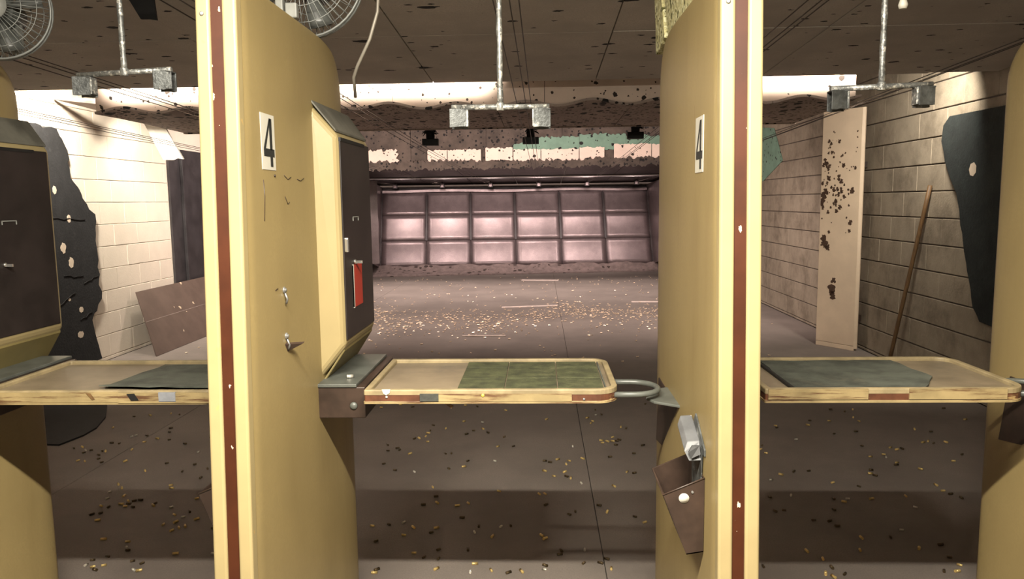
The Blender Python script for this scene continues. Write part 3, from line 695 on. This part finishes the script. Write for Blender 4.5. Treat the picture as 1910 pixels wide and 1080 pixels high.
spots_ = [(.07, 1.10, .045), (.05, 1.17, .04), (.10, 1.07, .04), (.19, .72, .035), (.17, .63, .05), (.185, .56, .045), (.165, .59, .035), (.03, 1.62, .045), (.06, 1.66, .04), (.02, 1.55, .04)]
spots_ += [(min(.40, max(.02, rnd.gauss(.14, .09))), rnd.gauss(1.72, .20), rnd.uniform(.008, .028)) for _ in range(60)]
spots_ += [(rnd.uniform(.03, .42), rnd.uniform(1.2, 2.3), rnd.uniform(.005, .014)) for _ in range(34)] + [(.36, 1.34, .03), (.35, 1.25, .022), (.37, 1.66, .03), (.05, 1.95, .025)]
for i, (a, z, r_) in enumerate(spots_):
    rr = ragged([(a + r_ * .8 * math.cos(q), z + r_ * math.sin(q)) for q in (2 * PI * k / 6 for k in range(6))], r_ * .3, r_ * .42, 200 + i)
    MB().prism([plate_pt(max(.004, min(Lp - .004, p.x)), min(p.y, 2.45), .0004) for p in rr], nn * .0012).build('paint_chip', 'chip', dp)
# dark cladding on the left wall beyond the white blocks
dk = thing('wall_cladding', (XL + .03, 12.4, .02), 'dark grey scuffed steel cladding on the wall beyond the white blocks', 'cladding')
yy = [9.085, 10.3, 11.52, 12.74, 13.96, 15.18, 16.4]
for i in range(6): MB().box(XL + .002, XL + .03, yy[i] + .004, yy[i + 1] - .004, .02, 2.30).build('cladding_sheet', 'darkplate', dk, .002)
MB().box(XL + .032, XL + .07, 9.36, 9.40, .05, 2.25).build('rib', 'darkplate', dk, .003)
# brown sheet leaning against the left wall
bs = thing('leaning_sheet', (-4.3, 8.6, 0), 'flat brown steel sheet leaning at the foot of the white wall', 'sheet')
a0, a1 = Vector((-4.115, 7.74, .004)), Vector((-4.115, 9.6, .004)); b0, b1 = Vector((XL + .08, 8.06, .66)), Vector((XL + .08, 9.92, .66))
nv = (a1 - a0).cross(b0 - a0).normalized() * .008
if nv.x > 0: nv = -nv
MB().prism([a0, a1, b1, b0], nv).build('sheet', 'brownsheet', bs)
mid0, mid1 = a0 + (b0 - a0) * .52 - nv * .15, a1 + (b1 - a1) * .52 - nv * .15
MB().prism([mid0, mid1, mid1 + (b1 - a1) * .006, mid0 + (b0 - a0) * .006], -nv * .1).build('crease', 'greyboard', bs)
MB().prism([a0, b0, b0 + Vector((-.012, .03, -.02)), a0 + Vector((-.03, .04, .0))], nv * .6).build('folded_flange', 'brownsheet', bs)
# torn boards hanging where the second baffle meets the left wall
wb = MB().prism([(-4.00, 7.50, 2.52), (-3.80, 7.48, 2.505), (-3.585, 7.52, 2.063), (-3.64, 7.52, 2.075), (-3.68, 7.52, 2.058), (-3.79, 7.52, 2.062)], (.004, .016, .004)).build('torn_board', 'whiteboard')
tag(wb, 'bright white torn board dangling beside the white wall', 'board')
gb = thing('torn_soffit', (-4.25, 7.2, 2.45), 'grey torn soffit boards sagging between the baffle and white wall', 'board')
MB().prism([(-4.53, 7.0, 2.60), (-4.10, 7.0, 2.58), (-3.66, 7.05, 2.50), (-3.64, 7.45, 2.40), (-4.05, 7.5, 2.46), (-4.30, 7.5, 2.54)], (0, 0, .02)).build('sagging_board', 'greyboard', gb)
MB().prism([(-4.12, 7.52, 2.60), (-3.64, 7.54, 2.56), (-3.64, 7.9, 2.46), (-3.98, 7.85, 2.50)], (0, 0, .02)).build('sagging_board', 'greyboard', gb)
MB().tube([(-4.12, 6.6, 2.75), (-4.17, 7.0, 2.62)], .012, 6).build('bent_strut', 'greyboard', gb)
MB().box(-4.13, -4.10, 7.0, 7.03, 2.58, ZC).build('hanger_strap', 'greyboard', gb)
# green painted patch of the right wall far down range
gp = MB().prism([(XR - .001, 11.15, 2.60), (XR - .001, 12.25, 2.72), (XR - .001, 12.25, 1.78), (XR - .001, 11.6, 1.86), (XR - .001, 10.72, 2.12)], (-.006, 0, 0)).build('green_wall_panel', 'green')
tag(gp, 'faded green painted panel high on the bare block wall', 'panel')
# black flap under the soffit, white tassel, black rubber on the floor
flap = ragged([(-2.09, 2.545), (-1.92, 2.545), (-1.90, 2.38), (-1.985, 2.385), (-2.03, 2.44)], .04, .008, 9, (2, 3, 4))
ff = Vector((0, 3.3, 0))
tag(MB().prism([(p.x * .83 - .085, 3.32, zc(3.32) - .006 - (2.545 - p.y) * 1.2) for p in flap], (0, .012, 0)).build('hanging_flap', 'blackrag'), 'ragged black rubber flap hanging from the soffit', 'flap')
ts = MB(); ts.tube([(.985, 2.15, 2.45), (.987, 2.15, 2.155)], .003, 6); ts.lathe((.987, 2.15, 2.105), (0, 0, 1), [(0, .010), (.01, .013), (.03, .007), (.052, .003)], 8)
tag(ts.build('pull_cord', 'white'), 'white pull cord with frayed tassel near the hanger', 'cord')
rr = ragged([(-4.3, 4.9), (-3.26, 4.79), (-3.22, 5.0), (-3.232, 5.172), (-3.324, 5.444), (-3.42, 5.62), (-3.515, 5.79), (-4.3, 6.4)], .3, .006, 15)
tag(MB().prism([(p.x, p.y, .0) for p in rr], (0, 0, .012)).build('rubber_mat', 'blackrag'), 'black rubber sheet lying on the floor below the charcoal foam', 'mat')
for i, (a, b, w) in enumerate([((-.95, 8.82), (-.43, 8.81), .028), ((1.42, 11.75), (1.95, 11.73), .04), ((-.4, 15.2), (.35, 15.1), .03), ((-.6, 11.25), (.25, 11.42), .03)]):
    lab = ['white wooden lath on the floor just beyond the gridded mat', 'pale lath on the floor toward the block wall', 'pale lath lying nearest the bullet trap', 'pale lath lying among the glittering casings'][i]
    tag(MB().hexa([(a[0], a[1], 0), (b[0], b[1], 0), (b[0], b[1] + w * 1.6, 0), (a[0], a[1] + w * 1.6, 0), (a[0], a[1], .012), (b[0], b[1], .012), (b[0], b[1] + w * 1.6, .012), (a[0], a[1] + w * 1.6, .012)]).build('floor_lath', 'dust'), lab, 'lath', 'laths on the floor')

# ------------------------------------------------------------------ lane cables, stops and end pulleys
lanes = [-3.50, -2.40, -1.262, -.118, 1.004, 2.16]
lname = ['lane along the white wall', 'lane beside the white wall lane', 'lane of the taped shelf', 'lane of the gridded mat', 'lane of the gapped shelf', 'lane along the bare block wall']
lend = [-3.315, -2.232, -1.13, -.033, 1.058, 2.167]
for i, x in enumerate(lanes):
    for dx, dz in ((-.045, 0), (.012, .006), (.045, .012)):
        pts = [(x + dx + (lend[i] - x) * k / 16, 2.36 + 14.8 * k / 16, 2.315 + dz - .32 * k / 16 - .05 * math.sin(PI * k / 16)) for k in range(17)]
        tag(MB().tube(pts, .0026, 5).build('lane_cable', 'cabledark' if dx else 'cable'), 'thin steel target cable over the ' + lname[i], 'cable', 'target cables of the ' + lname[i])
for i, x in enumerate(lend):
    t = thing('end_pulley', (x, 17.2, 1.95), 'small dull pulley block under the hood, ' + lname[i], 'pulley', 'end pulleys under the trap hood')
    z0 = 1.985 if i < 5 else 2.0
    MB().box(x - .05, x + .05, 17.17, 17.23, z0 - .06, z0 + .05).build('pulley_case', 'trapseam', t, .008)
    MB().lathe((x, 17.165, z0 - .01), (0, 1, 0), [(0, .035), (.005, .04), (.01, .03)], 12).build('sheave', 'trap', t)
    MB().tube([(x, 17.2, z0 + .05), (x, 17.2, zh(17.2) - .002)], .012, 6).build('stem', 'trapseam', t)
for i, (x, z) in enumerate([(-1.224, 2.272), (-.102, 2.272), (1.056, 2.31)]):
    t = thing('lane_stop', (x, 8.5, z - .04), 'black frayed stop block under the baffles, ' + lname[2 + i], 'stop block', 'black stop blocks over the lanes')
    MB().box(x - .09, x + .09, 8.46, 8.54, z - .04, z + .035).build('bumper', 'black', t, .004)
    MB().box(x - .045, x + .045, 8.47, 8.53, z + .035, z + .14).build('carrier', 'blackrag', t, .006)
    MB().box(x - .02, x + .02, 8.48, 8.52, z + .14, ZC).build('drop_rod', 'blackrag', t)
    rn = random.Random(i); mb = MB()
    for k in range(26):
        a = rn.uniform(0, 2 * PI); l = rn.uniform(.04, .10); zz = z + rn.uniform(.08, .17)
        mb.tube([(x, 8.49, zz), (x + l * .6 * math.cos(a), 8.48 + .02 * math.sin(a), zz + rn.uniform(-.01, .03)), (x + l * math.cos(a), 8.47 + .03 * math.sin(a), zz - rn.uniform(0, .03))], [.012, .008, .003], 5)
    mb.build('frayed_rubber', 'blackrag', t)

# ------------------------------------------------------------------ lamps
WARM, PINK, NEUT = (1, .92, .78), (1, .81, .75), (1, .90, .77)
def batten(name, x0, x1, y, z, label, power, color, aim, up=.05, spread=180):
    t = thing(name, ((x0 + x1) / 2, y, z), label, 'lamp', 'fluorescent battens')
    MB().box(x0, x1, y - .07, y + .07, z + .035, z + .035 + up).build('housing', 'housing', t, .004)
    MB().tube([(x0 + .03, y, z + .016), (x1 - .03, y, z + .016)], .013, 10).build('tube', 'tube', t)
    area('lamp_light', ((x0 + x1) / 2, y, z), abs(x1 - x0) - .06, .05, power, color, ((x0 + x1) / 2 + aim[0], y + aim[1], z + aim[2]), t, spread)
    for xx in (x0 + .1, x1 - .1): MB().tube([(xx, y, z + .04 + up), (xx, y, min(ZC, zc(y) - .006 if y < 5.7 else ZC))], .008, 6).build('stem', 'housing', t)
    return t
batten('fluorescent_batten', -.84, -.15, .55, 2.48, 'bare fluorescent batten above the taped shelf', P_BOOTH, WARM, (0, .12, -1), .10)
batten('fluorescent_batten', -.11, .58, .55, 2.48, 'bare fluorescent batten above the gridded mat', P_BOOTH, WARM, (0, .12, -1), .10)
GAIM = (0, 1, -.12)
batten('baffle_batten', -3.5, -2.0, 5.93, 2.66, 'fluorescent batten hidden above soffit near the white wall', P_GAP * 1.5, NEUT, GAIM, .06, 95)
batten('baffle_batten', -1.95, -.40, 5.93, 2.66, 'fluorescent batten hidden above soffit over the middle lane', P_GAP * 1.5, NEUT, GAIM, .06, 95)
batten('baffle_batten', 1.55, 2.50, 5.93, 2.66, 'fluorescent batten hidden above soffit near the block wall', P_GAP * 1.0, NEUT, GAIM, .06, 95)
def flood(loc, size, power, color, aim, label, k=1.0, top=ZC, spread=180):
    t = thing('flood_lamp', loc, label, 'lamp', 'flood lamps behind the baffles')
    d = (Vector(aim) - Vector(loc)).normalized(); c = Vector(loc)
    MB().lathe(c - d * .10, d, [(0, .03 * k), (.02, .06 * k), (.085, .10 * k), (.10, .105 * k)], 16).build('reflector', 'housing', t)
    MB().lathe(c - d * .004, d, [(0, .09 * k), (.003, .09 * k)], 16).build('lens', 'tube', t)
    MB().tube([c - d * .1, (loc[0], loc[1], top)], .012, 6).build('stem', 'blackrag', t)
    area('lamp_light', tuple(c + d * .01), size, size, power, color, aim, t, spread)
flood((-4.0, 6.1, 2.95), .2, P_SIDE * .95, NEUT, (-4.45, 7.3, 1.8), 'flood lamp beside the white wall', spread=120)
flood((2.95, 6.0, 2.75), .2, P_SIDE * .34, NEUT, (3.2, 7.4, 1.5), 'flood lamp beside the bare block wall', spread=120)
flood((-3.9, 7.95, 2.75), .2, P_SIDE * .27, NEUT, (-4.5, 8.85, .9), 'flood lamp behind the baffle by the dangling board', spread=115)
for i, x in enumerate((-2.9, -.66, .48, 2.2)):
    flood((x, 8.85, 2.72), .2, P_MID * (1.3, 1.0, .9, .32)[i], PINK, (x + (-.2 if i == 0 else 0), 12.0, .8) if i < 3 else (2.35, 10.6, 0), 'flood lamp behind the baffle over the ' + lname[(0, 2, 3, 5)[i]], spread=180 if i < 3 else 98)
for i, x in enumerate((-3.0, -1.3, .4, 2.0)):
    flood((x, 12.7, 2.72), .2, P_REAR * (1.5, 1, .8, .8)[i], PINK, (x, 14.6, 0), 'flood lamp behind the farther baffle over the ' + lname[(0, 2, 3, 5)[i]], spread=150)
for i in range(6):
    x = (tx[i] + tx[i + 1]) / 2; y = 15.87
    flood((x, y, zh(y) + .055), .07, P_TRAP * (.7, .85, .95, 1.0, 1.0, .65)[i], PINK, (x, y + 1.3 + TROT * (x + .5), 1.0), 'small trap lamp under the hood, ' + lname[i], .5, ZC, 112)

# ------------------------------------------------------------------ spent casings
def casing_mesh(mn, L, r):
    mb = MB().lathe((0, 0, 0), (1, 0, 0), [(-L / 2, r * .92), (-L / 2 + .0012, r), (-L / 2 + .0022, r), (-L / 2 + .0028, r * .86), (-L / 2 + .0040, r * .97), (L / 2, r * .95), (L / 2 - .004, r * .75)], 9)
    return mb.mesh('spent_casing', Vector(), mn)
protos = {'brass': [casing_mesh('brass', .021, .0056), casing_mesh('brass', .026, .0065)], 'tarnish': [casing_mesh('tarnish', .020, .0058), casing_mesh('tarnish', .025, .0065)], 'nickel': [casing_mesh('nickel', .020, .0056)]}
rad = {'brass': [.0056, .0065], 'tarnish': [.0058, .0065], 'nickel': [.0056]}
rnd = random.Random(42)
where = [(-.66, -.46, 'the lane of the taped shelf', 88), (-.245, .145, 'the lane of the gridded mat', 128), (.295, .57, 'the lane of the gapped shelf', 82)]
look = {'brass': 'bright brass spent casing on the concrete of ', 'tarnish': 'dark tarnished spent casing on the concrete of ', 'nickel': 'silver grey spent casing on the concrete of '}
done = []
for ra, rb, ln, n in where:
    k = 0
    while k < n:
        y = 3.06 + 2.8 * rnd.random() ** 1.5; x = y * rnd.uniform(ra, rb)
        if x < -3.15 and y > 4.6: continue
        if rnd.random() < .35 and done:     # clusters
            px, py = rnd.choice(done[-40:]); x, y = px + rnd.gauss(0, .06), py + rnd.gauss(0, .06)
            if not (ra < x / y < rb) or y < 3.05: continue
        if any((x - a) ** 2 + (y - b) ** 2 < .028 ** 2 for a, b in done): continue
        kind = rnd.choices(['brass', 'tarnish', 'nickel'], [.42, .46, .12])[0]; q = rnd.randrange(len(protos[kind]))
        o = bpy.data.objects.new('spent_casing', protos[kind][q]); COL.objects.link(o)
        o.location = (x, y, rad[kind][q]); o.rotation_euler = (0, 0, rnd.uniform(0, 2 * PI))
        tag(o, look[kind] + ln, 'casing', kind + ' casings in ' + ln); done.append((x, y)); k += 1
o = bpy.data.objects.new('spent_casing', protos['nickel'][0]); COL.objects.link(o); o.location = (-.590, 2.245, 1.066 + .0056); o.rotation_euler = (0, 0, .2)
tag(o, 'spent casing lying on the grey hinge cover beside the gridded mat shelf', 'casing')
mb = MB()
for k in range(1900):
    t_ = rnd.random()
    x = rnd.uniform(-3.4, 2.4)
    yc = 10.3 + .5 * math.sin(x * 1.6 + .4) + .25 * math.sin(x * 4)
    y = rnd.gauss(yc, .55) if t_ < .75 else rnd.uniform(6.2, 15.8)
    if t_ > .75 and rnd.random() < .4: x = rnd.uniform(-4.0, 3.0)
    if y < 6.0 or y > 16: continue
    a = rnd.uniform(0, PI); d = Vector((math.cos(a), math.sin(a), 0)); L = rnd.uniform(.018, .03); r_ = L * .25
    u_ = Vector((-d.y, d.x, 0)); c = Vector((x, y, r_))
    ring = lambda s_: [c + d * s_ * L / 2 + u_ * r_ * cc + Vector((0, 0, r_ * ss)) for cc, ss in ((1, 0), (0, 1), (-1, 0), (0, -1))]
    mb.loft([ring(-1), ring(1)], True, True, False)
o = mb.build('casing_litter', 'litter'); tag(o, 'glittering band of countless spent brass casings far down the floor', 'casings', kind='stuff')
